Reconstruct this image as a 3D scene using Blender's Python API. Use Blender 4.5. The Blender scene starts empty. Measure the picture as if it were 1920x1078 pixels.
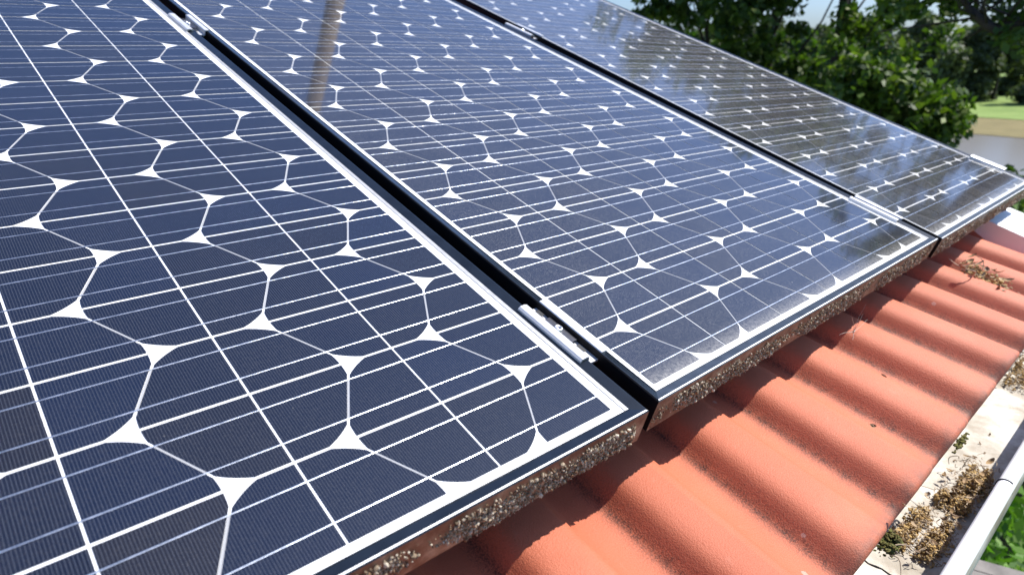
import bpy, math, random
import numpy as np
from mathutils import Matrix, Vector
SC = bpy.context.scene
COL = SC.collection
rng = np.random.default_rng(7)
random.seed(7)

# ------------------------------------------------------------------ frame of reference
# lattice unit S metres.  panel plane: u along the eave, v up the slope, n normal to the roof
S = 0.0936
TH = math.radians(17.6)
CT, ST = math.cos(TH), math.sin(TH)
Z0 = 5.67                       # height of the panel plane's origin above the lawn


def W3(u, v, n):
    """roof coordinates (lattice units) -> world metres"""
    return (u * S, (v * CT - n * ST) * S, (v * ST + n * CT) * S + Z0)


def WA(a):
    a = np.asarray(a, float)
    u, v, n = a[:, 0], a[:, 1], a[:, 2]
    return np.stack([u * S, (v * CT - n * ST) * S, (v * ST + n * CT) * S + Z0], 1)


# ------------------------------------------------------------------ camera
def rodrigues(w):
    t = np.linalg.norm(w); k = w / t
    K = np.array([[0, -k[2], k[1]], [k[2], 0, -k[0]], [-k[1], k[0], 0]])
    return np.eye(3) + math.sin(t) * K + (1 - math.cos(t)) * K @ K


Rcv = rodrigues(np.array([2.1056, -0.6457, 0.6202]))
Tcv = np.array([1.0057, 1.2736, 6.8471])
Wm = np.array([[1, 0, 0], [0, CT, -ST], [0, ST, CT]])
cam_panel = -Rcv.T @ Tcv
cam_w = Wm @ cam_panel * S + np.array([0, 0, Z0])
Rw = Wm @ Rcv.T
ax, ay, az = Rw[:, 0], -Rw[:, 1], -Rw[:, 2]
cd = bpy.data.cameras.new('camera')
cam = bpy.data.objects.new('camera', cd)
COL.objects.link(cam)
cam.matrix_world = Matrix(((ax[0], ay[0], az[0], cam_w[0]), (ax[1], ay[1], az[1], cam_w[1]),
                           (ax[2], ay[2], az[2], cam_w[2]), (0, 0, 0, 1)))
cd.sensor_width = 36.0
cd.lens = 1227.566 / 1920 * 36.0
cd.clip_start = 0.02
cd.clip_end = 2000
cd.dof.use_dof = True
cd.dof.focus_distance = 0.78
cd.dof.aperture_fstop = 6.3
SC.camera = cam

# ------------------------------------------------------------------ world, sun, exposure
sp = np.array([0.51, 0.005, 0.86]); sp /= np.linalg.norm(sp)
sd = Wm @ sp                                    # direction towards the sun
sun_el = math.asin(sd[2]); sun_az = math.atan2(sd[1], sd[0])
wd = bpy.data.worlds.new('World'); SC.world = wd
wd.use_nodes = True
nt = wd.node_tree; nt.nodes.clear()
sky = nt.nodes.new('ShaderNodeTexSky'); sky.sky_type = 'NISHITA'; sky.sun_disc = False
sky.sun_elevation = sun_el
sky.sun_rotation = math.pi / 2 - sun_az         # clockwise from +Y
sky.air_density = 1.0; sky.dust_density = 1.8; sky.ozone_density = 1.6
bg = nt.nodes.new('ShaderNodeBackground'); bg.inputs[1].default_value = 0.098
wo = nt.nodes.new('ShaderNodeOutputWorld')
wb = nt.nodes.new('ShaderNodeMix'); wb.data_type = 'RGBA'; wb.blend_type = 'MULTIPLY'; wb.inputs[0].default_value = 1.0
wb.inputs[7].default_value = (.76, .95, 1.32, 1)          # the photograph's cool white balance
nt.links.new(sky.outputs[0], wb.inputs[6]); nt.links.new(wb.outputs[2], bg.inputs[0]); nt.links.new(bg.outputs[0], wo.inputs[0])
sl = bpy.data.lights.new('sun', 'SUN'); sl.energy = 5.0; sl.angle = math.radians(0.53); sl.color = (1.0, 0.955, 0.885)
so = bpy.data.objects.new('sun', sl); COL.objects.link(so)
so.rotation_euler = Vector(sd).to_track_quat('Z', 'Y').to_euler()
so.location = (3, -2, 12)
SC.view_settings.view_transform = 'Standard'
SC.view_settings.look = 'None'
SC.view_settings.exposure = 0.68
SC.view_settings.gamma = 1.0
SC.render.engine = 'CYCLES'
SC.cycles.max_bounces = 7
SC.cycles.transparent_max_bounces = 12


# ------------------------------------------------------------------ helpers
def tag(o, label=None, cat=None, group=None, kind=None):
    if label: o['label'] = label
    if cat: o['category'] = cat
    if group: o['group'] = group
    if kind: o['kind'] = kind
    return o


def empty(name, loc=(0, 0, 0), rot=(0, 0, 0)):
    o = bpy.data.objects.new(name, None); COL.objects.link(o)
    o.location = loc; o.rotation_euler = rot; o.empty_display_size = 0.1
    return o


class MB:
    """collects polygons; build() links them as one mesh object"""

    def __init__(self): self.v = []; self.f = []; self.m = []; self.uv = []; self.n = 0

    def add(self, verts, faces, mat=0, uv=None):
        b = self.n
        self.v.append(np.asarray(verts, float).reshape(-1, 3)); self.n += len(self.v[-1])
        for f in faces: self.f.append(tuple(i + b for i in f)); self.m.append(mat)
        self.uv.append(np.asarray(uv, float) if uv is not None else np.zeros((len(self.v[-1]), 2)))

    def box(self, lo, hi, mat=0, xf=None):
        x0, y0, z0 = lo; x1, y1, z1 = hi
        V = np.array([(x0, y0, z0), (x1, y0, z0), (x1, y1, z0), (x0, y1, z0), (x0, y0, z1), (x1, y0, z1), (x1, y1, z1), (x0, y1, z1)], float)
        if xf is not None: V = xf(V)
        self.add(V, [(3, 2, 1, 0), (4, 5, 6, 7), (0, 1, 5, 4), (1, 2, 6, 5), (2, 3, 7, 6), (3, 0, 4, 7)], mat)

    def tube(self, pts, rad, seg=8, mat=0, cap=True):
        pts = np.asarray(pts, float); n = len(pts)
        rad = np.broadcast_to(np.asarray(rad, float), (n,))
        tan = np.gradient(pts, axis=0); tan /= np.linalg.norm(tan, axis=1)[:, None] + 1e-12
        ref = np.array([0, 0, 1.0]) if abs(tan[0][2]) < .9 else np.array([1.0, 0, 0])
        V = []
        for p, t, r in zip(pts, tan, rad):
            a = np.cross(t, ref); a /= np.linalg.norm(a); b = np.cross(t, a)
            for k in range(seg):
                q = 2 * math.pi * k / seg; V.append(p + r * (math.cos(q) * a + math.sin(q) * b))
            ref = -b
        F = []
        for i in range(n - 1):
            for k in range(seg):
                k2 = (k + 1) % seg
                F.append((i * seg + k, i * seg + k2, (i + 1) * seg + k2, (i + 1) * seg + k))
        if cap:
            F.append(tuple(range(seg))[::-1]); F.append(tuple(range((n - 1) * seg, n * seg)))
        self.add(V, F, mat)

    def build(self, name, mats, parent=None, smooth=False, origin=None):
        me = bpy.data.meshes.new(name)
        V = np.concatenate(self.v) if self.v else np.zeros((0, 3))
        if origin is not None: V = V - np.asarray(origin)
        me.from_pydata(V.tolist(), [], self.f)
        if not isinstance(mats, (list, tuple)): mats = [mats]
        for m in mats: me.materials.append(m)
        me.polygons.foreach_set('material_index', np.array(self.m, np.int32))
        UV = np.concatenate(self.uv)
        if np.any(UV):
            li = np.empty(len(me.loops), np.int32); me.loops.foreach_get('vertex_index', li)
            l = me.uv_layers.new(name='uv'); l.data.foreach_set('uv', UV[li].ravel())
        if smooth: me.polygons.foreach_set('use_smooth', np.ones(len(me.polygons), bool))
        me.update()
        o = bpy.data.objects.new(name, me); COL.objects.link(o)
        if origin is not None: o.location = origin
        if parent is not None: o.parent = parent
        return o


# ------------------------------------------------------------------ materials
def new_mat(name):
    m = bpy.data.materials.new(name); m.use_nodes = True
    t = m.node_tree; t.nodes.clear()
    out = t.nodes.new('ShaderNodeOutputMaterial'); p = t.nodes.new('ShaderNodeBsdfPrincipled')
    t.links.new(p.outputs[0], out.inputs[0])
    return m, t, p, out


def N(t, kind, **kw):
    n = t.nodes.new('ShaderNode' + kind)
    for k, v in kw.items():
        if k.startswith('i_'): n.inputs[k[2:].replace('_', ' ')].default_value = v
        else: setattr(n, k, v)
    return n


def ramp(t, fac, stops):
    r = t.nodes.new('ShaderNodeValToRGB'); e = r.color_ramp.elements
    while len(e) < len(stops): e.new(0.5)
    for x, (p, c) in zip(e, stops):
        x.position = p; x.color = (*c, 1) if len(c) == 3 else c
    t.links.new(fac, r.inputs[0]); return r


def mix(t, fac, a, b, mode='MIX'):
    m = t.nodes.new('ShaderNodeMix'); m.data_type = 'RGBA'; m.blend_type = mode
    for s, x in ((0, fac), (6, a), (7, b)):
        if isinstance(x, bpy.types.NodeSocket): t.links.new(x, m.inputs[s])
        elif s == 0: m.inputs[0].default_value = x
        else: m.inputs[s].default_value = (*x, 1)
    return m.outputs[2]


def math_(t, op, a, b=0.0, clamp=False):
    m = t.nodes.new('ShaderNodeMath'); m.operation = op; m.use_clamp = clamp
    for i, x in enumerate((a, b)):
        if isinstance(x, bpy.types.NodeSocket): t.links.new(x, m.inputs[i])
        else: m.inputs[i].default_value = x
    return m.outputs[0]


def noise(t, scale, detail=4, rough=.55, vec=None, dist=0.0):
    n = N(t, 'TexNoise'); n.inputs['Scale'].default_value = scale; n.inputs['Detail'].default_value = detail
    n.inputs['Roughness'].default_value = rough; n.inputs['Distortion'].default_value = dist
    if vec is not None: t.links.new(vec, n.inputs['Vector'])
    return n.outputs[0]


def objco(t): return N(t, 'TexCoord').outputs['Object']


def bump(t, p, height, strength=.3, dist=.001):
    b = N(t, 'Bump'); b.inputs['Strength'].default_value = strength; b.inputs['Distance'].default_value = dist
    t.links.new(height, b.inputs['Height']); t.links.new(b.outputs[0], p.inputs['Normal']); return b


def simple(name, col, rough=.6, metal=0.0, var=.15, scale=20.0, bstr=0.0, bscale=200.0, bdist=.001, spec=.5):
    m, t, p, _ = new_mat(name)
    c = objco(t)
    n = noise(t, scale, 5, .6, c)
    lo = tuple(x * (1 - var) for x in col); hi = tuple(min(1, x * (1 + var)) for x in col)
    r = ramp(t, n, [(.3, lo), (.7, hi)])
    t.links.new(r.outputs[0], p.inputs['Base Color'])
    p.inputs['Roughness'].default_value = rough; p.inputs['Metallic'].default_value = metal
    p.inputs['Specular IOR Level'].default_value = spec
    if bstr: bump(t, p, noise(t, bscale, 3, .6, c), bstr, bdist)
    return m


def glassy(p, rough=.035):
    p.inputs['Coat Weight'].default_value = 1.0
    p.inputs['Coat Roughness'].default_value = rough
    p.inputs['Coat IOR'].default_value = 1.75
    p.inputs['Specular IOR Level'].default_value = .0


def dust_mask(t, amount, edge):
    """pale dust lying on the glass: fine grains, specks, and a band of grime at the lower edge"""
    c = objco(t)
    uv = N(t, 'UVMap'); sx = N(t, 'SeparateXYZ'); t.links.new(uv.outputs[0], sx.inputs[0])
    g = noise(t, 900, 2, .7, c)
    g2 = noise(t, 14, 5, .6, c)
    f = math_(t, 'MULTIPLY', math_(t, 'MULTIPLY_ADD', g, 2.6, True), g2)
    grain = math_(t, 'MULTIPLY', math_(t, 'SUBTRACT', g, .47, True), 4.0, True)
    grain = math_(t, 'MULTIPLY', grain, math_(t, 'MULTIPLY', g2, amount * 2))
    base = math_(t, 'ADD', grain, amount * .10)
    # band along the lower edge (uv.y in lattice units / 10)
    e = math_(t, 'SUBTRACT', 1.0, math_(t, 'DIVIDE', sx.outputs[1], .036), True)
    e = math_(t, 'POWER', e, 2.2)
    e = math_(t, 'MULTIPLY', e, math_(t, 'ADD', math_(t, 'MULTIPLY', math_(t, 'SUBTRACT', noise(t, 260, 4, .75, c), .3, True), 2.0), .05))
    e = math_(t, 'MULTIPLY', e, edge)
    # isolated specks
    v = N(t, 'TexVoronoi'); v.inputs['Scale'].default_value = 42; t.links.new(c, v.inputs['Vector'])
    sc = N(t, 'SeparateColor'); t.links.new(v.outputs['Color'], sc.inputs[0])
    rad = math_(t, 'MULTIPLY', math_(t, 'SUBTRACT', sc.outputs[0], .60, True), .14)
    wob = math_(t, 'ADD', v.outputs['Distance'], math_(t, 'MULTIPLY', noise(t, 350, 3, .6, c), .05))
    spk = math_(t, 'LESS_THAN', wob, math_(t, 'ADD', rad, .022))
    spk = math_(t, 'MULTIPLY', spk, math_(t, 'GREATER_THAN', sc.outputs[0], .62))
    spk = math_(t, 'MULTIPLY', spk, min(1, amount * 3.0))
    a = math_(t, 'ADD', base, e, True)
    return math_(t, 'MAXIMUM', a, spk)


DUST = (.62, .58, .50)


def cell_mat(name, amount, edge):
    m, t, p, _ = new_mat(name)
    uv = N(t, 'UVMap'); sx = N(t, 'SeparateXYZ'); t.links.new(uv.outputs[0], sx.inputs[0])
    geo = N(t, 'NewGeometry')
    rnd = geo.outputs['Random Per Island']
    base = ramp(t, rnd, [(0, (.0034, .0044, .0100)), (.4, (.0026, .0046, .0135)), (.75, (.0032, .0068, .0205)), (.93, (.0045, .0048, .0090)), (1, (.0085, .0072, .0088))])
    ph = math_(t, 'FRACT', math_(t, 'MULTIPLY', sx.outputs[0], 10 * 58 / 1.5))
    tri = math_(t, 'ABSOLUTE', math_(t, 'SUBTRACT', ph, .5))
    fing = math_(t, 'GREATER_THAN', tri, .40)
    col = mix(t, math_(t, 'MULTIPLY', fing, .42), base.outputs[0], (.082, .090, .106))
    dm = dust_mask(t, amount, edge)
    col = mix(t, dm, col, DUST)
    t.links.new(col, p.inputs['Base Color'])
    p.inputs['Roughness'].default_value = .45
    glassy(p)
    cr = math_(t, 'ADD', math_(t, 'MULTIPLY', dm, .35), .045)
    t.links.new(cr, p.inputs['Coat Roughness'])
    bump(t, p, noise(t, 3.0, 2, .5, objco(t)), .02, .002)
    return m


def sheet_mat(name, col, amount, edge):
    m, t, p, _ = new_mat(name)
    dm = dust_mask(t, amount, edge)
    c = mix(t, math_(t, 'MULTIPLY', dm, .7), col, (.60, .56, .48))
    t.links.new(c, p.inputs['Base Color']); p.inputs['Roughness'].default_value = .7
    glassy(p, .05)
    return m


def ribbon_mat(name):
    m, t, p, _ = new_mat(name)
    c = objco(t)
    n = noise(t, 120, 3, .6, c)
    r = ramp(t, n, [(.25, (.30, .34, .40)), (.7, (.66, .69, .74))])
    t.links.new(r.outputs[0], p.inputs['Base Color'])
    p.inputs['Metallic'].default_value = .9; p.inputs['Roughness'].default_value = .31
    mp = N(t, 'Mapping'); mp.inputs['Scale'].default_value = (1, 6, 1); t.links.new(c, mp.inputs[0])
    b = bump(t, p, noise(t, 90, 3, .6, mp.outputs[0]), .16, .0012)
    glassy(p, .05)
    return m


M = {}
M['cell'] = [cell_mat('cell clean glass', .03, .0), cell_mat('cell dusty glass', .13, .55), cell_mat('cell dustier glass', .28, .65)]
M['sheet'] = [sheet_mat('white backsheet', (.80, .80, .79), .03, .1), sheet_mat('white backsheet dusty', (.78, .78, .76), .1, .5),
              sheet_mat('white backsheet dustier', (.74, .74, .72), .15, .6)]
M['gap'] = sheet_mat('grey cell gap', (.34, .34, .34), .03, .1)
M['ribbon'] = ribbon_mat('tinned copper ribbon')
M['frame'] = [simple('dark anodised aluminium', (.010, .014, .021), .2, .0, .3, 30, .0, 500, spec=.35),
              simple('dusty dark aluminium', (.036, .045, .058), .3, .0, .35, 60, .06, 500),
              simple('dustier dark aluminium', (.055, .066, .08), .33, .0, .35, 60, .06, 500)]
M['lip'] = simple('pale aluminium lip', (.36, .36, .36), .5, .2, .18, 90, .1, 400)
M['edge'] = simple('bare aluminium edge', (.72, .72, .71), .42, .5, .1, 60)
M['gapside'] = simple('black anodised side', (.006, .006, .007), .6, 0, .2, 30, spec=.15)


def frame_front():
    m, t, p, _ = new_mat('grimy frame face')
    c = objco(t)
    n = noise(t, 45, 6, .65, c); n2 = noise(t, 260, 3, .6, c)
    r = ramp(t, n, [(.30, (.035, .021, .015)), (.46, (.085, .052, .036)), (.58, (.19, .14, .10)), (.75, (.32, .265, .20))])
    col = mix(t, math_(t, 'MULTIPLY', math_(t, 'SUBTRACT', n2, .5, True), 3.0, True), r.outputs[0], (.10, .07, .05))
    t.links.new(col, p.inputs['Base Color'])
    p.inputs['Metallic'].default_value = .0; p.inputs['Roughness'].default_value = .5
    bump(t, p, n2, .35, .001)
    return m


M['front'] = frame_front()


def island_mat(name, cols, rough=.85, var=None, transl=0.0):
    m, t, p, out = new_mat(name)
    geo = N(t, 'NewGeometry')
    k = len(cols) - 1
    r = ramp(t, geo.outputs['Random Per Island'], [(i / k, c) for i, c in enumerate(cols)])
    col = r.outputs[0]
    if var:
        col = mix(t, .6, col, ramp(t, noise(t, var, 4, .6, objco(t)), [(.3, (.35, .35, .35)), (.7, (1, 1, 1))]).outputs[0], 'MULTIPLY')
    t.links.new(col, p.inputs['Base Color'])
    p.inputs['Roughness'].default_value = rough; p.inputs['Specular IOR Level'].default_value = .3
    if transl:
        tr = N(t, 'BsdfTranslucent')
        tc = mix(t, 1.0, col, (1.0, 1.25, .35), 'MULTIPLY'); t.links.new(tc, tr.inputs[0])
        ms = N(t, 'MixShader'); ms.inputs[0].default_value = transl
        t.links.new(p.outputs[0], ms.inputs[1]); t.links.new(tr.outputs[0], ms.inputs[2]); t.links.new(ms.outputs[0], out.inputs[0])
    return m


M['lichen'] = island_mat('lichen', [(.10, .07, .045), (.30, .225, .15), (.46, .37, .265), (.70, .62, .50), (.17, .12, .075), (.38, .29, .20), (.22, .125, .07), (.12, .08, .05)], .9, 900)
M['moss'] = island_mat('dry moss', [(.32, .19, .075), (.54, .36, .14), (.64, .45, .20), (.42, .28, .12), (.27, .18, .10), (.68, .54, .34)], .9, 500)
M['greenmoss'] = island_mat('green moss', [(.06, .07, .02), (.13, .13, .03), (.10, .075, .02), (.20, .19, .06)], .95, 500)
M['twig'] = island_mat('dry twig', [(.20, .14, .09), (.38, .29, .20), (.50, .41, .31)], .8)
M['leafbit'] = island_mat('dry leaf', [(.24, .15, .08), (.40, .27, .14), (.16, .10, .06), (.50, .38, .24)], .7)


def tile_mat():
    m, t, p, _ = new_mat('terracotta tile')
    c = objco(t)
    uv = N(t, 'UVMap'); sx = N(t, 'SeparateXYZ'); t.links.new(uv.outputs[0], sx.inputs[0])
    ph = math_(t, 'FRACT', sx.outputs[0])
    big = noise(t, 7, 5, .6, c); mid = noise(t, 55, 5, .65, c); fine = noise(t, 520, 3, .7, c)
    r = ramp(t, big, [(.3, (.47, .120, .055)), (.55, (.505, .136, .065)), (.75, (.545, .165, .085))])
    col = mix(t, math_(t, 'MULTIPLY', math_(t, 'SUBTRACT', mid, .62, True), 1.2, True), r.outputs[0], (.60, .30, .21))
    # soot grains, with shade painted into the colour on every roll's dark side
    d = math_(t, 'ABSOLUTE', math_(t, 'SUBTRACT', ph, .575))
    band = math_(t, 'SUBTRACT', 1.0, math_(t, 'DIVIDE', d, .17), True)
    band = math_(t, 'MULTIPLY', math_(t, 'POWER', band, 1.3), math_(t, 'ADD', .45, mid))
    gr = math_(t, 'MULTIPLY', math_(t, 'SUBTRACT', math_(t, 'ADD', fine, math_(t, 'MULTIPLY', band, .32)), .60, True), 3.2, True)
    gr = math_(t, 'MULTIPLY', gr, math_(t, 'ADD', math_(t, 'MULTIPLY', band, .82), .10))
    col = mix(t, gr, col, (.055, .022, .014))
    # grey grime towards the drip edge (uv.y = distance from the eave)
    e = math_(t, 'SUBTRACT', 1.0, math_(t, 'DIVIDE', sx.outputs[1], .028), True)
    e = math_(t, 'MULTIPLY', math_(t, 'POWER', e, 1.2), math_(t, 'MULTIPLY', math_(t, 'SUBTRACT', mid, .33, True), 2.6))
    col = mix(t, math_(t, 'MULTIPLY', e, 1.0, True), col, (.15, .085, .06))
    v = N(t, 'TexVoronoi'); v.inputs['Scale'].default_value = 26; t.links.new(c, v.inputs['Vector'])
    sc = N(t, 'SeparateColor'); t.links.new(v.outputs['Color'], sc.inputs[0])
    spot = math_(t, 'MULTIPLY', math_(t, 'LESS_THAN', math_(t, 'ADD', v.outputs['Distance'], math_(t, 'MULTIPLY', fine, .1)), .15), math_(t, 'GREATER_THAN', sc.outputs[0], .86))
    col = mix(t, math_(t, 'MULTIPLY', spot, .45), col, (.62, .46, .38))
    wn = N(t, 'TexWhiteNoise'); wn.noise_dimensions = '1D'; t.links.new(math_(t, 'FLOOR', math_(t, 'MULTIPLY', sx.outputs[0], .5)), wn.inputs['W'])
    col = mix(t, 1.0, col, ramp(t, wn.outputs[0], [(0, (.86, .84, .84)), (1, (1.0, 1.0, 1.0))]).outputs[0], 'MULTIPLY')
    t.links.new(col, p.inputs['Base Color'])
    p.inputs['Roughness'].default_value = .62; p.inputs['Specular IOR Level'].default_value = .4
    bump(t, p, math_(t, 'ADD', fine, math_(t, 'MULTIPLY', mid, .5)), .75, .0012)
    return m


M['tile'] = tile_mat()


def gutter_mat():
    m, t, p, _ = new_mat('dirty white gutter')
    c = objco(t)
    a = noise(t, 9, 6, .65, c); b = noise(t, 60, 5, .7, c); f = noise(t, 420, 3, .7, c)
    r = ramp(t, a, [(.38, (.27, .235, .185)), (.50, (.42, .385, .33)), (.62, (.60, .58, .54))])
    k = math_(t, 'MULTIPLY', math_(t, 'SUBTRACT', b, .48, True), 3.0, True)
    col = mix(t, math_(t, 'MULTIPLY', k, .8), r.outputs[0], (.26, .20, .14))
    k2 = math_(t, 'MULTIPLY', math_(t, 'SUBTRACT', math_(t, 'ADD', f, math_(t, 'MULTIPLY', b, .4)), .86, True), 9.0, True)
    col = mix(t, k2, col, (.16, .09, .05))
    t.links.new(col, p.inputs['Base Color']); p.inputs['Roughness'].default_value = .6
    bump(t, p, b, .3, .001)
    return m


M['gutter'] = gutter_mat()
M['bead'] = simple('white painted bead', (.80, .80, .78), .32, 0, .05, 25, .08, 300)
M['whiteboard'] = simple('white painted metal', (.80, .80, .79), .45, 0, .05, 12, .05, 100)
M['wall'] = simple('pale render', (.55, .52, .46), .9, 0, .1, 6, .3, 60, .003)
M['wire'] = simple('black wire', (.015, .015, .015), .5)
M['steel'] = simple('galvanised steel', (.62, .63, .64), .34, .85, .15, 120, .1, 300)
M['clampalu'] = simple('white aluminium clamp', (.60, .60, .60), .42, .4, .07, 60, .08, 300)
M['darksteel'] = simple('dark steel bolt', (.10, .10, .11), .35, .8, .2, 200)
M['wood'] = simple('weathered grey wood', (.16, .145, .13), .8, 0, .4, 9, .4, 60, .003)
M['thread'] = simple('pale cobweb thread', (.40, .35, .30), .7)


# ------------------------------------------------------------------ hex-cell solar panels
HH = math.sqrt(3) / 2
ROWS = 21
VMAX = ROWS * HH


def hom(m):
    Hm = np.append(np.array(m), 1).reshape(3, 3)

    def f(a):
        a = np.asarray(a, float); q = np.c_[a[:, 0], a[:, 1], np.ones(len(a))] @ Hm.T
        return np.c_[q[:, 0] / q[:, 2], q[:, 1] / q[:, 2], a[:, 2]]
    return f


def clip(poly, a, b, c):
    """keep a*x+b*y<=c"""
    out = []
    for i in range(len(poly)):
        p, q = poly[i], poly[(i + 1) % len(poly)]
        dp, dq = a * p[0] + b * p[1] - c, a * q[0] + b * q[1] - c
        if dp <= 0: out.append(p)
        if dp * dq < 0:
            k = dp / (dp - dq); out.append((p[0] + k * (q[0] - p[0]), p[1] + k * (q[1] - p[1])))
    return out


GD, GE, GZ, RHO = .023, .028, .024, .912
quarter = [(GD / 2, GE / 2), (1, GE / 2), (1, HH - GE / 2), (GD / 2, HH - GE / 2)]
quarter = clip(quarter, HH, .5, HH - GZ / 2)
for k in range(25):
    a = math.pi / 2 * k / 24
    quarter = clip(quarter, math.cos(a), math.sin(a), RHO)


def icosphere(sub=1):
    import bmesh
    bm = bmesh.new(); bmesh.ops.create_icosphere(bm, subdivisions=sub, radius=1.0)
    V = np.array([v.co[:] for v in bm.verts]); F = [tuple(v.index for v in f.verts) for f in bm.faces]
    bm.free(); return V, F


ICO_V, ICO_F = icosphere(1)
ICO2_V, ICO2_F = icosphere(2)


def blob(mb, p, r, squash=(1, 1, 1), jit=.35, mat=0, fine=False, g=None):
    V, F = (ICO2_V, ICO2_F) if fine else (ICO_V, ICO_F)
    g = g or rng
    V = V * (1 + g.uniform(-jit, jit, (len(V), 1))) * np.asarray(squash) * r
    a = g.uniform(0, 6.28); c, s = math.cos(a), math.sin(a)
    V = np.c_[V[:, 0] * c - V[:, 1] * s, V[:, 0] * s + V[:, 1] * c, V[:, 2]] + p
    mb.add(V, F, mat)


def make_panel(hm, u0, idx, label, lich_range, nl):
    """hm maps this panel's lattice to the roof plane; u0 = lattice u of its first column"""
    f = hom(hm)
    org = f([[u0 - .20, -.20, 0]])[0]
    root = empty('solar_panel', W3(org[0], org[1], 0), (TH, 0, 0))
    tag(root, label, 'solar panel', 'solar panels in a row on the tiled roof')

    def L(a):
        q = f(a); return (q - np.array([org[0], org[1], 0])) * S

    def LU(a):
        a = np.asarray(a, float)
        return L(np.c_[a[:, 0] + u0, a[:, 1], a[:, 2]])
    # backsheet
    mb = MB()
    a = np.array([(-.12, -.12, 0), (9.16, -.12, 0), (9.16, VMAX + .12, 0), (-.12, VMAX + .12, 0)])
    nx = 12
    for i in range(nx):
        for j in range(16):
            x0, x1 = -.12 + 9.28 * i / nx, -.12 + 9.28 * (i + 1) / nx
            y0, y1 = -.12 + (VMAX + .24) * j / 16, -.12 + (VMAX + .24) * (j + 1) / 16
            q = np.array([(x0, y0, 0), (x1, y0, 0), (x1, y1, 0), (x0, y1, 0)])
            mb.add(LU(q), [(0, 1, 2, 3)], 0, q[:, :2] / 10)
    mb.build('backsheet', M['sheet'][idx], root)
    # cells and grey zigzag gaps
    mb = MB()
    for c in range(7):
        uc = 1.5 * c
        for r in range(-1, ROWS + 2):
            if (r + c) % 2: continue            # odd columns are centred on odd rows
            vc = r * HH
            for sx in (1, -1):
                if (c == 0 and sx < 0) or (c == 6 and sx > 0): continue
                for sy in (1, -1):
                    if vc + sy * .2 < 0 or vc + sy * .2 > VMAX: continue
                    q = np.array([(uc + sx * x, vc + sy * y, .006) for x, y in quarter])
                    if sx * sy < 0: q = q[::-1]
                    mb.add(LU(q), [tuple(range(len(q)))], 0, q[:, :2] / 10)
                    # slanted gap strip: from (1,0) to (.5,HH)
                    if sx > 0:
                        e0 = np.array([1, 0.]); e1 = np.array([.5, HH]); nn = np.array([HH, .5]) * GZ * .36
                        p0, p1 = e0 + (e1 - e0) * .25, e0 + (e1 - e0) * .75
                        z = [(p0 - nn), (p0 + nn), (p1 + nn), (p1 - nn)]
                        z = np.array([(uc + x, vc + sy * y, .003) for x, y in z])
                        mb.add(LU(z), [(0, 1, 2, 3) if sy > 0 else (3, 2, 1, 0)], 1, z[:, :2] / 10)
    mb.build('solar_cells', [M['cell'][idx], M['gap']], root)
    # busbar ribbons: two per half row, broken where two cells meet at a centre line
    for r in range(ROWS):
        for fr in (.25, .75):
            v = (r + fr) * HH
            mb = MB(); us_ = np.linspace(0, 9, 61)
            w = .0062 * rng.uniform(.85, 1.15, 61)
            V = np.concatenate([np.c_[us_, v - w, np.full(61, .008)], np.c_[us_, np.full(61, v), np.full(61, .0112)], np.c_[us_, v + w, np.full(61, .008)]])
            mb.add(LU(V), [(k * 61 + i, k * 61 + i + 1, k * 61 + 62 + i, k * 61 + 61 + i) for k in range(2) for i in range(60)])
            mb.build('busbar_ribbon', M['ribbon'], root, True)

    # mitred frame: rings of (offset from the cell field per side, height)
    def ring(ol, orr, ob, ot, n):
        return [(-ol, -ob, n), (9 + orr, -ob, n), (9 + orr, VMAX + ot, n), (-ol, VMAX + ot, n)]
    rings = [ring(.065, .105, .070, .065, .001), ring(.066, .107, .071, .066, .008), ring(.069, .165, .073, .069, .009),
             ring(.071, .170, .076, .071, .002), ring(.176, .300, .178, .176, .034), ring(.190, .314, .194, .190, .034), ring(.203, .327, .205, .203, .022),
             ring(.205, .335, .207, .205, -.42), ring(.10, .10, .10, .10, -.42)]
    names = ('sill', 'right', 'top', 'left')
    matix = [[0, 0, 0, 0, 3, 0, 2, 4], [1, 1, 4, 0, 0, 4, 4, 4], [1, 1, 0, 0, 0, 0, 4, 4], [0, 0, 0, 0, 0, 4, 4, 4]]
    for s in range(4):
        mb = MB(); s2 = (s + 1) % 4
        for i in range(len(rings) - 1):
            segs = 24
            for k in range(segs):
                def lerp(A, B, q): return np.array(A) * (1 - q) + np.array(B) * q
                q0, q1 = k / segs, (k + 1) / segs
                V = np.array([lerp(rings[i + 1][s], rings[i + 1][s2], q0), lerp(rings[i + 1][s], rings[i + 1][s2], q1),
                              lerp(rings[i][s], rings[i][s2], q1), lerp(rings[i][s], rings[i][s2], q0)])
                mb.add(LU(V), [(0, 1, 2, 3)], matix[s][i])
        o = mb.build('frame_bar', [M['frame'][idx if s == 0 else 0], M['lip'], M['front'], M['edge'], M['gapside']], root)
        if s == 0: o['label'] = 'lower frame bar crusted with lichen and brown grime'
    # under side so that no light leaks up through the laminate
    mb = MB()
    q = np.array([(-.2, -.2, -.03), (9.2, -.2, -.03), (9.2, VMAX + .2, -.03), (-.2, VMAX + .2, -.03)])
    mb.add(LU(q), [(3, 2, 1, 0)])
    mb.build('rear_sheet', M['gapside'], root)
    # lichen on the lower face
    mb = MB(); g = np.random.default_rng(50 + idx)
    a0, a1 = lich_range
    cl = g.uniform(a0, a1, 60); cw = g.uniform(.06, .35, 60); cn = g.uniform(-.37, -.12, 60)
    cnt = 0
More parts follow.
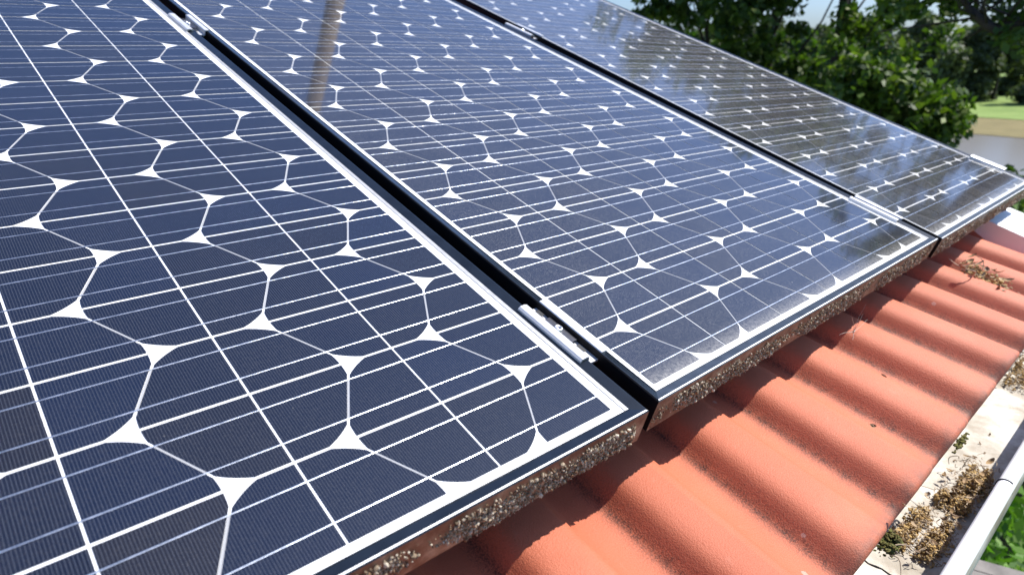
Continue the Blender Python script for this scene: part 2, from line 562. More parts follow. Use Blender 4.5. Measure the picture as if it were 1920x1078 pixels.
    while cnt < nl:
        k = g.integers(60)
        if g.random() < .22:
            u = g.uniform(a0, a1); n = -.42 + abs(g.normal(0, .05))
        else:
            u = g.normal(cl[k], cw[k]); n = g.normal(cn[k], .07) - .10 * math.sin(7 * u + idx) * .5
        if u < a0 or u > a1 or n < -.455 or n > -.05: continue
        if n > -.13 and g.random() < .35: continue
        if g.random() < .5 + .5 * math.sin(3.1 * u + 1.3 * idx) * math.sin(1.17 * u + idx) - 2.2 * (n + .30): continue
        r = g.uniform(.0045, .014) * (1.9 if g.random() < .07 else 1)
        p = LU(np.array([[u, -.206 - r * .4, n]]))[0]
        blob(mb, p, r * S, (1, .8, 1), .4, 0, False, g); cnt += 1
    o = mb.build('lichen', M['lichen'], root); o['kind'] = 'stuff'
    return root


H1 = [1.023684, -0.002695, 0.034083, -0.009962, 1.083289, -0.032726, -0.003446, 0.001054]
H2 = [1.022625, -0.002827, 0.789975, 0.015144, 1.049714, -0.002915, 0.00402, -0.003444]
H3 = [1.008732, -0.001402, 10.267953, 0.019676, 1.003051, 0.096463, 0.00755, -0.006335]
make_panel(H1, -9, 0, 'nearest dark blue solar panel, cleanest glass, filling the left of the roof', (5.2, 9.22), 4200)
make_panel(H2, 0, 1, 'middle solar panel between the two black gaps, dusty along its lower edge', (-.19, 9.2), 6800)
make_panel(H3, 0, 2, 'farthest solar panel beside the white roof edge, mirroring trees in its dusty glass', (-.19, 9.2), 4600)


# ------------------------------------------------------------------ rails and clamps
def rail(v, label):
    mb = MB(); prof = [(-.18, -1.10), (.18, -1.10), (.18, -.43), (.08, -.43), (.08, -.55), (-.08, -.55), (-.08, -.43), (-.18, -.43)]
    n = len(prof); V = []
    for u in (-12, 18.25):
        V += [(u, v + a, b) for a, b in prof]
    F = [(i, (i + 1) % n, n + (i + 1) % n, n + i) for i in range(n)] + [tuple(range(n))[::-1], tuple(range(n, 2 * n))]
    o = W3(3, v, -1.1)
    mb.add(WA(V), F)
    ob = mb.build('mounting_rail', M['steel'], None, origin=o)
    tag(ob, label, 'rail', 'rails under the solar panels')


rail(1.25, 'aluminium rail under the lower ends of the solar panels, seen only in the gaps')
rail(13.6, 'aluminium rail under the upper part of the solar panels, seen only in the gaps')


def clamp_mesh(gap, length, side=0):
    """hat-section clamp: lips on both frames, a channel between (side=1: end clamp with one lip)"""
    h = gap / 2 - .012
    t = .028
    if side == 0:
        prof = [(-h - .11, -.045), (-h - .105, .010), (-h - .08, .034), (-h - .01, .040), (-h + .035, .026), (-h + .045, -.01), (-h + .047, -.085), (h - .006, -.085), (h - .002, -.005), (h + .012, .016), (h + .10, .020)]
    else:
        prof = [(-.20, -.03), (-.20, .03), (-.16, .05), (.03, .05), (.05, .03), (.05, -.46), (.25, -.46)]
    P = np.array(prof)
    tan = np.gradient(P, axis=0); tan /= np.linalg.norm(tan, axis=1)[:, None]
    Q = P + np.c_[tan[:, 1], -tan[:, 0]] * t
    mb = MB(); n = len(P); l = length / 2
    ys = (-l, l)
    V = [(x, y, z) for y in ys for (x, z) in P] + [(x, y, z) for y in ys for (x, z) in Q]
    F = []
    for i in range(n - 1):
        F += [(i, i + 1, n + i + 1, n + i), (2 * n + i + 1, 2 * n + i, 3 * n + i, 3 * n + i + 1),
              (i + 1, i, 2 * n + i, 2 * n + i + 1), (n + i, n + i + 1, 3 * n + i + 1, 3 * n + i)]
    for e in (0, n - 1): F.append((e, n + e, 3 * n + e, 2 * n + e))
    mb.add(np.array(V) * S, F)
    return mb


def make_clamp(u, v, gap, length, label, side=0, n0=.03):
    r = empty('mounting_clamp', W3(u, v, n0), (TH, 0, 0))
    tag(r, label, 'clamp', 'metal clamps holding the panels')
    clamp_mesh(gap, length, side).build('channel', M['clampalu'], r)
    z = -.085 if side == 0 else -.46
    x = 0 if side == 0 else .15
    mb = MB()
    k = 16
    for (y, rr) in ((.05, .058),):
        ring0 = [(x + rr * math.cos(2 * math.pi * i / k), y + rr * math.sin(2 * math.pi * i / k), z + .02) for i in range(k)]
        ring1 = [(p[0], p[1], z + .075) for p in ring0]
        ring2 = [(x + (p[0] - x) * .6, y + (p[1] - y) * .6, z + .09) for p in ring0]
        ring3 = [(x + (p[0] - x) * .5, y + (p[1] - y) * .5, z + .06) for p in ring0]
        V = ring0 + ring1 + ring2 + ring3
        F = [(j * k + i, j * k + (i + 1) % k, (j + 1) * k + (i + 1) % k, (j + 1) * k + i) for j in range(3) for i in range(k)] + [tuple(range(3 * k, 4 * k))]
        mb.add(np.array(V) * S, F)
    mb.build('bolt', M['steel'], r, True)
    if side == 0:
        mb = MB()
        h = gap / 2 - .02
        mb.box((-h * .5, -length * .18, -.084 + .028), (h * .9, length * .26, -.045), 0, lambda V: V * S)
        mb.box((-h * .2, -length * .36, -.056), (h * .5, -length * .24, -.051), 1, lambda V: V * S)
        mb.box((-h * .2, length * .33, -.056), (h * .6, length * .43, -.051), 1, lambda V: V * S)
        mb.build('washer_plate', [M['darksteel'], M['wire']], r)


make_clamp(.475, 1.22, .27, 1.10, 'bright metal clamp with bolt in the lower part of the first gap, nearest one')
make_clamp(.395, 13.55, .30, 1.2, 'small bright clamp high up in the first black gap')
make_clamp(9.96, 1.25, .20, 1.05, 'bright clamp at the lower end of the far gap beside the farthest panel')
make_clamp(10.83, 13.7, .40, 1.3, 'thin bright clamp high up in the far gap between middle and farthest panels')
make_clamp(18.52, 1.35, .2, .95, 'pale end clamp on the outer right edge of the farthest panel', 1)

# ------------------------------------------------------------------ the house: tiled roof, verge, gutter, walls
house = empty('tiled_house', (3 * S, 0, 0))
tag(house, 'house with orange red tiled roof, dirty white gutter and white roof edge', 'house')


def parent_keep(o, p):
    o.parent = p
    o.matrix_parent_inverse = Matrix.Translation(-Vector(p.location))
    return o


PX = np.array([0, .05, .095, .105, .15, .22, .30, .38, .46, .52, .56, .595, .63, .665, .70, .75, .81, .87, .94])
PN = np.array([0, -.010, -.032, -.085, -.155, -.245, -.300, -.335, -.355, -.355, -.340, -.295, -.220, -.140, -.080, -.036, -.012, -.001, .003])
PER = 1.61
UT0 = 0.97


def eave(u): return -2.58 + .029 * np.clip(u, -4, 12)


def lean(u): return np.clip(.05 + .030 * (u - 3), .02, .24)


def roof_mesh():
    mb = MB()
    k0, k1 = -10, 10
    us = []; ns = []; ph = []
    for k in range(k0, k1):
        us += list(UT0 + PER * (k + PX)); ns += list(PN); ph += list(k + PX - k0)
    us.append(UT0 + PER * k1); ns.append(0.0); ph.append(k1 - k0 - 1e-3)
    us = np.array(us); ns = np.array(ns); ph = np.array(ph); n = len(us)
    ga = 3.7
    for course in range(8):
        v0 = eave(us) + ga * course
        rows = []
        # nose of the tile's lower end
        th = .17
        prof = [(.035, -th), (.0, -th + .02), (-.012, -th * .6), (-.004, -.05), (.02, -.015), (.06, 0.0)]
        fr = [.06, .3, .7, 1.2, 1.8, 2.4, 3.0, ga + .25]
        seq = [(d, dn) for d, dn in prof] + [(x, 0.0) for x in fr[1:]]
        for d, dn in seq:
            v = v0 + d
            nn = -1.075 + ns + dn - .16 * d / ga + .012 * np.sin(us * 2.3 + course) * 0
            u = us + lean(us) * (-.1 - v)
            rows.append((np.c_[u, v, nn], np.c_[ph, np.full(n, d * .1 + (0 if course == 0 else .0))]))
        V = np.concatenate([WA(r[0]) for r in rows]); UV = np.concatenate([r[1] for r in rows])
        F = [(i * n + j, i * n + j + 1, (i + 1) * n + j + 1, (i + 1) * n + j) for i in range(len(rows) - 1) for j in range(n - 1)]
        mb.add(V, F, 0, UV)
    # plain far slope beyond the ridge
    vr = eave(0) + ga * 8
    yr, zr = W3(0, vr, -1.4)[1:]
    x0, x1 = (UT0 + PER * k0) * S, (UT0 + PER * k1) * S
    mb.add([(x0, yr, zr + .02), (x1, yr, zr + .02), (x1, yr + 2.4, zr - .75), (x0, yr + 2.4, zr - .75)], [(0, 1, 2, 3)], 0, [(0, 5), (18, 5), (18, 30), (0, 30)])
    return mb


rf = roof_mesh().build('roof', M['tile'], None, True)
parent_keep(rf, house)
# white verge flashing
mb = MB()
for v0, v1 in ((-2.75, 28.5),):
    pr = [(16.42, -1.55), (16.42, -.93), (16.47, -.90), (18.6, -.90), (18.66, -.93), (18.66, -1.9), (18.3, -1.9)]
    n = len(pr); V = [(u, v0, b) for u, b in pr] + [(u, v1, b) for u, b in pr]
    mb.add(WA(V), [(i, n + i, n + (i + 1) % n, (i + 1) % n) for i in range(n)] + [tuple(range(n)), tuple(range(n, 2 * n))[::-1]])
parent_keep(mb.build('verge_board', M['whiteboard'], None), house)
# walls
mb = MB()
yw = -.7 * S
mb.box((-1.35, yw, 0), (1.55, yw + 4.6, Z0 - .28)); parent_keep(mb.build('wall', M['wall'], None), house)
mb = MB()
mb.box((-1.5, -1.32 * S, Z0 - 3.4 * S), (18.4 * S, -1.12 * S, Z0 - 1.95 * S)); parent_keep(mb.build('fascia_board', M['whiteboard'], None), house)
# gutter: back, floor, front wall; bead and wire are its sub-parts
GS = .017


def GY(u, y): return (y + GS * (u - 3.2)) * S


gut = MB()
zf = -3.55
gp = [(-1.10, -1.9), (-1.10, zf + .12), (-1.2, zf), (-2.50, zf), (-2.60, zf + .03), (-2.64, zf + .10), (-2.67, -2.34), (-2.71, -2.34), (-2.69, zf + .1), (-2.62, zf - .04), (-1.1, zf - .05)]
us = np.linspace(-14, 18.4, 60)
n = len(gp)
g2 = np.random.default_rng(3)
V = []
for u in us:
    V += [(u * S, GY(u, y), Z0 + z * S) for y, z in gp]
F = [(i * n + j, (i + 1) * n + j, (i + 1) * n + j + 1, i * n + j + 1) for i in range(len(us) - 1) for j in range(n - 1)]
gut.add(V, F)
go = parent_keep(gut.build('gutter', M['gutter'], None, True), house)
YB, ZB, RB = -2.71, -2.27, .104
mb = MB()
mb.tube([(u * S, GY(u, YB), Z0 + ZB * S) for u in us], RB * S, 20)
bead = mb.build('gutter_bead', M['bead'], None, True)
bead.parent = go; bead.matrix_parent_inverse = go.matrix_parent_inverse.inverted() if False else Matrix.Identity(4)
bead.matrix_parent_inverse = (Matrix.Translation(Vector(house.location)) @ go.matrix_parent_inverse).inverted()
# wire tie round the bead
mb = MB()
uw = 5.62
mb.tube([(uw * S, GY(uw, YB) + (RB + .008) * S * math.cos(a), Z0 + ZB * S + (RB + .008) * S * math.sin(a)) for a in np.linspace(-2.6, 2.3, 22)], .009 * S, 6)
wt = mb.build('wire_tie', M['wire'], None, True)
wt.parent = go; wt.matrix_parent_inverse = bead.matrix_parent_inverse
# joint in the trough floor
mb = MB()
pts = [(4.27 + .02 * math.sin(k * 2.1), -1.42 - .09 * k + .02 * math.sin(k * 3.3)) for k in range(9)]
mb.tube([(u * S, GY(u, y), Z0 + (zf + .004) * S) for u, y in pts], [.010 * S, .014 * S, .012 * S, .02 * S, .012 * S, .014 * S, .010 * S, .009 * S, .004 * S], 5)
jt = mb.build('joint_crack', M['wire'], None); jt.parent = go; jt.matrix_parent_inverse = bead.matrix_parent_inverse


# ------------------------------------------------------------------ moss heaps, leaves and bits
def twig(mb, p, d, l, r, g, mat=1):
    d = np.array(d, float); d /= np.linalg.norm(d)
    b = g.normal(0, .18, 3) * l
    pts = [p + d * l * q + b * math.sin(q * math.pi) for q in np.linspace(0, 1, 6)]
    mb.tube(pts, [r, r, r * .9, r * .8, r * .7, r * .4], 5, mat)


def curl_leaf(mb, p, l, w, g, mat=0):
    a = g.uniform(0, 6.28); tilt = g.uniform(-.6, .6); curl = g.uniform(.5, 1.6)
    V = []; nu = 7
    for i in range(nu):
        x = i / (nu - 1); ww = w * math.sin(math.pi * min(1, .06 + x * .93)) ** .8
        for s in (-1, 0, 1):
            V.append((l * (x - .5), s * ww, l * curl * (x - .5) ** 2 + abs(s) * ww * .5))
    V = np.array(V); F = [(i * 3 + j, i * 3 + j + 1, i * 3 + j + 4, i * 3 + j + 3) for i in range(nu - 1) for j in range(2)]
    R = np.array(Matrix.Rotation(a, 3, 'Z') @ Matrix.Rotation(tilt, 3, 'X') @ Matrix.Rotation(g.uniform(-.5, .5), 3, 'Y'))
    mb.add(V @ R.T + p, F, mat)


def moss_heap(name, centre, ex, ey, hgt, count, seed, label, twigs=10, leaves=6, cat='moss', green=False, frame=None, size=1.0):
    """centre in metres; lumps of small irregular tufts in an uneven mound"""
    g = np.random.default_rng(seed)
    mb = MB(); c = np.array(centre, float)
    lob = [(g.uniform(-.75, .75), g.uniform(-.75, .75), g.uniform(.22, .5), g.uniform(.35, 1)) for _ in range(11)]

    def T(q):
        return c + (q if frame is None else frame @ q)
    k = 0
    while k < count:
        lx, ly, lr, lh = lob[g.integers(11)]
        x, y = g.normal(lx, lr * .5), g.normal(ly, lr * .5)
        if x * x + y * y > 1.25: continue
        d = math.hypot(x - lx, y - ly) / lr
        z = hgt * lh * max(0, 1 - d * d * .55) * g.uniform(.1, 1)
        r = g.uniform(.0009, .0024) * size
        blob(mb, T(np.array([x * ex, y * ey, z])), r, (g.uniform(.6, 1.9), g.uniform(.6, 1.2), g.uniform(.5, 1.0)), .45, 0, False, g); k += 1
    for _ in range(twigs):
        x, y = g.uniform(-1, 1, 2)
        twig(mb, T(np.array([x * ex, y * ey, hgt * g.uniform(.2, .9)])), g.normal(0, 1, 3) * (1, 1, .45), (g.uniform(.012, .035) if _ < 16 else g.uniform(.004, .012)) * size, g.uniform(.0004, .0009) * size, g)
    for _ in range(leaves):
        x, y = g.uniform(-1, 1, 2)
        curl_leaf(mb, T(np.array([x * ex, y * ey, hgt * g.uniform(.4, 1.0)])), g.uniform(.008, .018) * size, g.uniform(.002, .004) * size, g, 2)
    o = mb.build(name, [M['greenmoss'] if green else M['moss'], M['twig'], M['leafbit']], None, origin=c)
    tag(o, label, cat)
    return o


zfl = Z0 + (zf + .0) * S
moss_heap('moss_heap', (7.15 * S, GY(7.15, -2.07), zfl), .075, .030, .040, 2300, 11, 'tan heap of dry moss and twigs in the gutter, upper half of big clump', 130, 16)
moss_heap('moss_heap', (5.45 * S, GY(5.45, -2.0), zfl), .065, .034, .034, 2000, 12, 'ragged brown heap of moss and stalks in the gutter near the picture bottom', 150, 16)
moss_heap('moss_heap', (13.0 * S, GY(13.0, -1.8), zfl), .09, .03, .042, 800, 13, 'small golden moss clump in the gutter at the right picture edge', 60, 12)
moss_heap('moss_tuft', W3(2.95, -2.60, -1.42), .022, .012, .014, 420, 14, 'olive green moss tuft growing under the tile edge above the gutter', 3, 0, 'moss', True)
moss_heap('moss_tuft', W3(6.15, -2.50, -1.42), .045, .004, .004, 110, 15, 'thin strip of green moss along the tile edge beside bare gutter', 0, 0, 'moss', True)
Fr = np.array([[1, 0, 0], [0, CT, -ST], [0, ST, CT]])
moss_heap('leaf_pile', W3(12.85, -.80, -1.30), .05, .055, .028, 330, 16, 'heap of grey brown dry leaves lying in a tile valley at far right', 8, 26, 'leaves', False, Fr, 1.5)
moss_heap('leaf_pile', W3(12.75, -1.62, -1.31), .028, .05, .012, 110, 17, 'little row of tan leaf crumbs just below the leaf heap on the tiles', 2, 9, 'leaves', False, Fr, 1.3)
bits = [(2.62, -1.62, -1.20, 'curled tan leaf crumb on the nearest broad lit tile roll'), (3.85, -2.27, -1.3, 'dark brown leaf scrap near the low end of a tile valley'),
        (3.45, -2.47, -1.15, 'dark curled leaf caught at the tile end by the green moss'), (4.75, -1.55, -1.24, 'small pale pebble lying in the middle tile valley'),
        (6.35, -1.1, -1.3, 'small grey crumb lying on the tile below the cobweb'), (8.1, -1.75, -1.3, 'tiny brown crumb on the tiles right of the middle')]
for i, (u, v, n, lab) in enumerate(bits):
    g = np.random.default_rng(80 + i); mb = MB(); p = np.array(W3(u, v, n))
    curl_leaf(mb, p, .009, .003, g, 0); blob(mb, p + np.array([.001, 0, .001]), .0016, (1.5, 1, .8), .4, 0, False, g)
    tag(mb.build('leaf_crumb', M['leafbit'], None, origin=p), lab, 'leaf crumb')
gbits = [(8.1, -1.68, .007), (8.5, -1.90, .008), (9.1, -1.83, .006), (8.8, -1.98, .005), (9.6, -1.88, .006)]
for i, (u, y, l) in enumerate(gbits):
    g = np.random.default_rng(95 + i); mb = MB(); p = np.array((u * S, GY(u, y), zfl + .001))
    curl_leaf(mb, p, l, l * .3, g, 0)
    tag(mb.build('leaf_flake', M['leafbit'], None, origin=p), 'tiny brown leaf flake lying on the bare white gutter floor', 'leaf flake', 'brown flakes on the gutter floor')
# cobwebby stalk hanging below the middle panel
mb = MB(); g = np.random.default_rng(5)
root_p = np.array(W3(6.62, -.30, -1.02))
for e in ((6.25, -.23, -.62), (6.72, -.22, -.5), (6.80, -.24, -.72), (6.40, -.4, -1.05), (6.05, -.25, -.92), (7.3, -.25, -1.0)):
    q = np.array(W3(*e)); mid = (q + root_p) / 2 + g.normal(0, .002, 3)
    mb.tube([root_p, mid, q], [.00045, .00026, .00014], 5)
blob(mb, root_p, .0022, (1, 1, 1), .3, 0, False, g)
tag(mb.build('cobweb', M['thread'], None, origin=root_p), 'pale cobweb strands with a dry stalk under the middle panel edge', 'cobweb')

# ------------------------------------------------------------------ grounds


def ground_mat(name, cols, scale=.6):
    m, t, p, _ = new_mat(name)
    c = objco(t)
    a = noise(t, scale, 6, .65, c); b = noise(t, scale * 22, 4, .7, c)
    r = ramp(t, math_(t, 'ADD', math_(t, 'MULTIPLY', a, .6), math_(t, 'MULTIPLY', b, .4)), cols)
    t.links.new(r.outputs[0], p.inputs['Base Color']); p.inputs['Roughness'].default_value = .9
    p.inputs['Specular IOR Level'].default_value = .2
    bump(t, p, b, .6, .05)
    return m


M['lawn'] = ground_mat('lawn', [(.35, (.035, .065, .012)), (.5, (.075, .13, .025)), (.65, (.12, .17, .045))], 1.2)
M['field'] = ground_mat('far meadow', [(.35, (.11, .17, .04)), (.55, (.17, .24, .06)), (.7, (.22, .26, .09))], .25)
M['mud'] = ground_mat('reed bank', [(.35, (.13, .11, .045)), (.6, (.20, .165, .07))], .5)
mb = MB()
s = 900
mb.add([(-s, -s, 0), (s, -s, 0), (s, s, 0), (-s, s, 0)], [(0, 1, 2, 3)])
tag(mb.build('ground', M['lawn']), kind='structure')


def band(name, x0, x1, z, mat, jag=1.0, seed=1):
    """a strip across the view axis, x between x0 and x1 (m), ragged long edges"""
    g = np.random.default_rng(seed); mb = MB(); ys = np.linspace(-260, 320, 120)
    a = x0 + np.cumsum(g.normal(0, .35, 120)) * jag * .4; b = x1 + np.cumsum(g.normal(0, .35, 120)) * jag * .4
    V = [(p, y, z) for p, y in zip(a, ys)] + [(p, y, z) for p, y in zip(b, ys)]
    mb.add(V, [(i, 120 + i, 120 + i + 1, i + 1) for i in range(119)])
    o = mb.build(name, mat); tag(o, kind='structure'); return o


wm, t, p, _ = new_mat('river water')
p.inputs['Base Color'].default_value = (.20, .18, .14, 1); p.inputs['Roughness'].default_value = .22
bump(t, p, noise(t, 1.5, 3, .6, objco(t)), .12, .05)
M['water'] = wm
band('water', 42, 66, .02, M['water'], 1, 4)
band('mud_bank', 62, 76, .05, M['mud'], 1, 5)
band('meadow', 74, 420, .09, M['field'], 1, 6)


# ------------------------------------------------------------------ trees
def leaf_mat(name, cols, tr=.35): return island_mat(name, cols, .55, None, tr)


M['bark'] = simple('bark', (.028, .022, .017), .9, 0, .4, 6, .6, 30, .01)
M['leafA'] = leaf_mat('oak leaves', [(.022, .046, .008), (.045, .085, .014), (.080, .135, .022), (.055, .095, .016), (.19, .25, .04)])
M['leafB'] = leaf_mat('light leaves', [(.025, .055, .010), (.045, .09, .015), (.075, .13, .025), (.11, .16, .03)], .42)
M['leafC'] = leaf_mat('shrub leaves', [(.05, .13, .015), (.09, .20, .025), (.15, .28, .04), (.035, .08, .012)], .4)
M['leafF'] = leaf_mat('far woodland leaves', [(.055, .075, .035), (.085, .11, .05), (.13, .155, .075)], .25)


def leaves(centres, radii, per, size, g, squash=.8):
    """leaf-sized quads spread through many small clusters"""
    n = len(centres) * per
    C_ = np.repeat(centres, per, 0); R_ = np.repeat(radii, per)
    d = g.normal(0, 1, (n, 3)); d /= np.linalg.norm(d, axis=1)[:, None]
    P = C_ + d * (R_ * g.random(n) ** .45)[:, None] * np.array([1, 1, squash])
    a = g.normal(0, 1, (n, 3)); a /= np.linalg.norm(a, axis=1)[:, None]
    nrm = g.normal(0, 1, (n, 3)) + np.array([0, 0, .8]); b = np.cross(a, nrm); b /= np.linalg.norm(b, axis=1)[:, None] + 1e-9
    s = size * g.uniform(.6, 1.35, n)[:, None]
    a = a * s; b = b * s * .55
    V = np.stack([P - a, P - b + a * .1, P + a, P + b + a * .1], 1).reshape(-1, 3)
    return V


def leaf_object(name, V, mat, parent):
    n = len(V) // 4
    me = bpy.data.meshes.new(name)
    me.vertices.add(4 * n); me.loops.add(4 * n); me.polygons.add(n)
    me.vertices.foreach_set('co', V.ravel().astype(np.float32))
    me.loops.foreach_set('vertex_index', np.arange(4 * n, dtype=np.int32))
    me.polygons.foreach_set('loop_start', np.arange(0, 4 * n, 4, dtype=np.int32))
    me.polygons.foreach_set('loop_total', np.full(n, 4, np.int32))
    me.materials.append(mat); me.update(calc_edges=True)
    o = bpy.data.objects.new(name, me); COL.objects.link(o)
    if parent: o.parent = parent
    return o


def tree(name, label, x, y, height, crown_r, crown_z, ncl, per, leaf, seed, mat, cat='tree', group=None, squash=1.0, trunk_r=.18, clr=.5, gap=.0, bare=False):
    g = np.random.default_rng(seed)
    r = empty(name, (x, y, 0)); tag(r, label, cat, group)
    top = height
    # crown clusters, uneven: lobes
    lobes = []
    for _ in range(9):
        a = g.uniform(0, 6.28); q = g.uniform(.2, .8)
        lobes.append((crown_r * q * math.cos(a), crown_r * q * math.sin(a), crown_z + (top - crown_z) * g.uniform(.05, .9), crown_r * g.uniform(.35, .62)))
    cs = []
    while len(cs) < ncl:
        lx, ly, lz, lr = lobes[g.integers(9)]
        d = g.normal(0, 1, 3); d /= np.linalg.norm(d)
        q = np.array([lx, ly, lz]) + d * lr * g.random() ** .4 * np.array([1, 1, .8 * squash])
        if q[2] < crown_z * .55: continue
        if Z0 + .1 < q[2] < Z0 + 2.0 and g.random() < gap: continue
        cs.append(q)
    cs = np.array(cs); rad = clr * g.uniform(.55, 1.25, len(cs))
    if gap: rad = np.where((cs[:, 2] > Z0) & (cs[:, 2] < Z0 + 2.1), rad * .72, rad)
    leaf_object('crown', leaves(cs, rad, per, leaf, g), mat, r)
    mb = MB()
    bend = g.normal(0, .15, 2)
    tp = [np.array([bend[0] * (h / top) ** 2 * 2, bend[1] * (h / top) ** 2 * 2, h]) for h in np.linspace(-.2, top * .82, 9)]
    mb.tube(tp, np.linspace(trunk_r, trunk_r * .2, 9), 9)
    for k in range(26):
        q = cs[g.integers(len(cs))]
        h0 = max(.25 * top, q[2] - g.uniform(.5, 2.2)) * .92; h0 = min(h0, top * .75)
        p0 = np.array([bend[0] * (h0 / top) ** 2 * 2, bend[1] * (h0 / top) ** 2 * 2, h0])
        m1 = p0 * .5 + q * .5 + g.normal(0, .15, 3)
        mb.tube([p0, p0 * .7 + m1 * .3 + (0, 0, .05), m1, q], [trunk_r * .3, trunk_r * .24, trunk_r * .15, trunk_r * .05], 6)
    mb.build('trunk', M['bark'], r, True)
    return r


GT = 'big trees close behind the roof'


def polar(az, d): return cam_w[0] + d * math.cos(math.radians(az)), cam_w[1] + d * math.sin(math.radians(az))


def near(az, d, label, **k):
    x, y = polar(az, d); tree('broadleaf_tree', label, x, y, group=GT, **k)


near(31.9, 12.5, 'dark broadleaf tree at the left end of the trees, sky showing through its ragged crown', height=9.4, crown_r=1.65, crown_z=4.6, ncl=190, per=62, leaf=.07, seed=21, mat=M['leafA'], clr=.27, trunk_r=.08, gap=.12)
near(28, 13.5, 'dense dark broadleaf tree standing second from the left behind the panels', height=10.7, crown_r=2.0, crown_z=4.8, ncl=190, per=80, leaf=.08, seed=22, mat=M['leafA'], clr=.36, trunk_r=.12, gap=.68)
near(23, 12.0, 'tall dark broadleaf tree in the middle of the trees above the farthest panel', height=10.4, crown_r=1.7, crown_z=3.6, ncl=210, per=85, leaf=.075, seed=23, mat=M['leafA'], clr=.36, trunk_r=.14, gap=.76)
near(20.6, 10.0, 'broadleaf tree at the right of the dark trees with leafy twigs reaching over the water', height=6.3, crown_r=1.0, crown_z=3.0, ncl=185, per=85, leaf=.062, seed=24, mat=M['leafA'], clr=.30, trunk_r=.07, gap=.3)
near(25, 19, 'light green tree half hidden behind the dark trees', height=6.5, crown_r=2.9, crown_z=2.6, ncl=230, per=75, leaf=.11, seed=25, mat=M['leafB'], clr=.6, gap=.6)
near(33, 19, 'yellow green tree low behind the roof edge at left', height=6.6, crown_r=2.6, crown_z=3.2, ncl=150, per=75, leaf=.11, seed=26, mat=M['leafB'], clr=.6, gap=.6)
# big tree outside the right edge whose limb reaches over the view
x, y = polar(6.0, 7.4)
rt = empty('overhanging_tree', (x, y, 0)); tag(rt, 'big tree beyond the right edge with one bent dark limb hanging across the sky', 'tree')
limb = np.array([(6.27, 1.61, .77), (6.3, 1.53, .68), (6.32, 1.44, .59), (6.34, 1.37, .53), (6.36, 1.30, .49), (6.37, 1.23, .52), (6.39, 1.13, .55), (6.42, 1.01, .62), (6.5, .75, .75), (6.7, .5, .6)])
limb[:, 2] += Z0
loc = np.array([x, y, 0])
mb = MB()
mb.tube(limb - loc, [.018, .026, .034, .04, .044, .046, .05, .055, .07, .09], 8)
mb.tube([(0, 0, -.2), (0, .02, 2.5), (-.05, .05, 5), (limb[-1] - loc), (.1, .1, 8)], [.24, .2, .17, .14, .06], 9)
g = np.random.default_rng(31)
ends = []
for k in range(26):
    i = g.integers(0, 8); p0 = limb[i] - loc; q = p0 + g.normal(0, 1, 3) * (.25, .35, .28) + np.array([0, 0, .22])
    mb.tube([p0, (p0 + q) / 2 + g.normal(0, .04, 3), q], [.012, .008, .004], 5); ends.append(q)
mb.build('trunk', M['bark'], rt, True)
az0 = [polar(a, d) for a, d in ((17.5, 7.2), (16.5, 7.4), (12.6, 7.2), (11.6, 7.0), (13.2, 7.5), (10.5, 7))]
cs = [np.array([a[0], a[1], Z0 + z]) - loc for a, z in zip(az0, (.80, .74, .62, .58, .66, .50))]
cs += [c + g.normal(0, .15, 3) * (1, 1, .6) for c in cs for _ in range(2)]
cs += [g.normal(0, 1, 3) * (.5, .6, .22) + np.array([0, .35, Z0 + 1.15]) for _ in range(22)]
cs += [g.normal(0, 1, 3) * (.5, .4, .3) + np.array([.5, .1, Z0 + 2.35]) for _ in range(42)]
cs += [g.normal(0, 1, 3) * (.35, .35, .25) + np.array([.3, 1.0, Z0 + 2.0]) for _ in range(22)]
cs = np.array(cs)
leaf_object('crown', leaves(cs, g.uniform(.09, .22, len(cs)), 60, .048, g), M['leafA'], rt)


def shrub(label, x, y, h, r, seed, mat, leaf=.06, ncl=90, per=70, z0=0):
    g = np.random.default_rng(seed); o = empty('shrub', (x, y, z0)); tag(o, label, 'shrub', 'shrubs below the roof')
    cs = []
    while len(cs) < ncl:
        d = g.normal(0, 1, 3); d /= np.linalg.norm(d); d[2] = abs(d[2])
        cs.append(d * np.array([r, r, h]) * g.random() ** .35 * g.uniform(.7, 1.15))
    cs = np.array(cs)
    leaf_object('crown', leaves(cs, np.full(len(cs), .22 * r + .08) * g.uniform(.6, 1.3, len(cs)), per, leaf, g), mat, o)
    mb = MB()
    for k in range(9):
        q = cs[g.integers(len(cs))]; mb.tube([(0, 0, -.05), q * .5 + g.normal(0, .05, 3), q], [.03, .02, .006], 5)
    mb.build('stem', M['bark'], o, True)


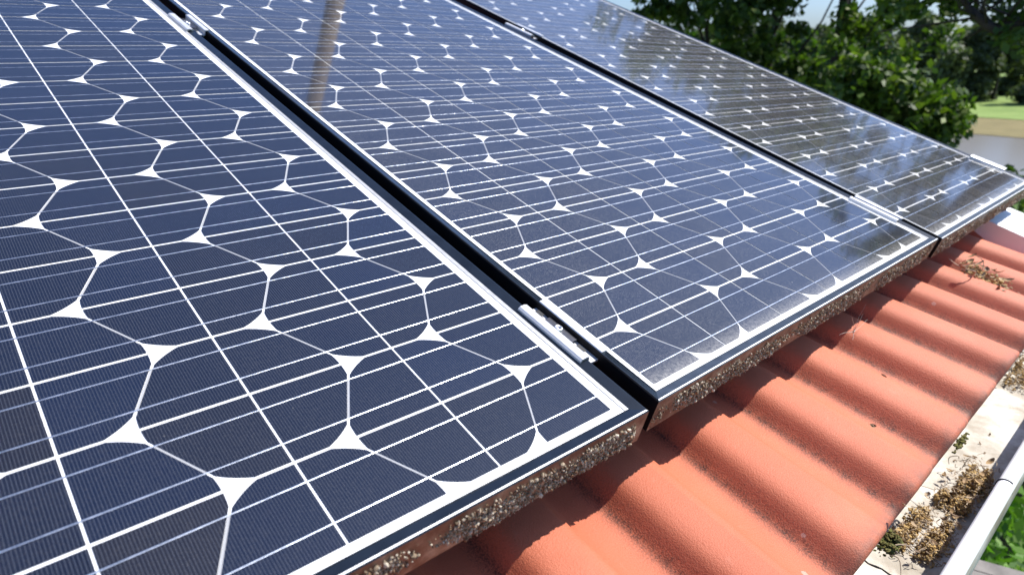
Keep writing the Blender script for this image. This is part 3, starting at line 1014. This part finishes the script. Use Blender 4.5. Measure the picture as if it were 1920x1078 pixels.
x, y = polar(10.2, 9.5); shrub('dark leafy shrub just beyond the far corner of the roof by the water', x, y, 4.9, .75, 41, M['leafA'], .06, 170, 80)
x, y = polar(13.2, 9.0); shrub('olive shrub under the end of the dark trees, at the edge of the farthest panel', x, y, 4.6, .6, 44, M['leafB'], .06, 120, 70)
x, y = polar(5.6, 3.3); shrub('bright sunlit green shrub below the gutter at the right picture edge', x, y, 4.25, .8, 42, M['leafC'], .04, 420, 70)
x, y = polar(9.0, 4.8); shrub('green shrub standing farther off behind the sunlit one below the gutter', x, y, 3.6, .8, 43, M['leafC'], .05, 190, 70)

# far woodland across the river: every tree its own object
g = np.random.default_rng(77)
k = 0
for az in np.arange(6, 40, 1.0):
    d = g.uniform(98, 122); x, y = polar(az, d)
    h = g.uniform(8.5, 11.0)
    tree('far_tree', 'grey green tree in the far woodland across the river', x, y, h, g.uniform(2.2, 3.2), -.6, 130, 42, .34, 300 + k, M['leafF'], 'tree', 'trees of the far woodland', 1.3, .2, 1.0)
    k += 1

# weathered fence below the gutter
fx, fy = 1.93, -.17
fo = empty('wooden_fence', (fx, fy, 0)); tag(fo, 'weathered grey wooden fence rail below the gutter at the bottom right corner', 'fence')
dv = np.array([.36, -.93]); nv = np.array([.93, .36])


def fx_(V):
    return np.c_[V[:, 0] * dv[0] + V[:, 1] * nv[0], V[:, 0] * dv[1] + V[:, 1] * nv[1], V[:, 2]]


for z0_, z1_ in ((Z0 - 1.44, Z0 - 1.35), (Z0 - 2.1, Z0 - 2.0)):
    mb = MB()
    for i in range(3):
        mb.box((-1.6, -.10 + .07 * i, z0_), (1.8, -.035 + .07 * i, z1_), 0, fx_)
    mb.build('rail', M['wood'], fo)
for px in (-1.5, .2, 1.7):
    mb = MB(); mb.box((px - .05, -.05, 0), (px + .05, .05, Z0 - 1.445), 0, fx_); mb.build('post', M['wood'], fo)

# a tall wooden pole behind the house; the photograph shows it mirrored in the middle panel
px_, py_ = polar(59.6, 7.0)
po = empty('wooden_pole', (px_, py_, 0)); tag(po, 'tall brown wooden pole behind the house, mirrored as a pale streak in the middle panel', 'pole')
M['pole'] = simple('sun bleached pole wood', (.17, .125, .09), .8, 0, .2, 4, .3, 40, .003)
mb = MB(); mb.tube([(0, 0, -.3), (0, 0, 6), (.02, 0, 10.3)], [.13, .105, .085], 14); mb.build('shaft', M['pole'], po, True)
mb = MB(); mb.tube([(.02, 0, 10.28), (.02, 0, 10.34), (.02, 0, 10.38)], [.115, .115, .02], 14); mb.build('cap', M['steel'], po)
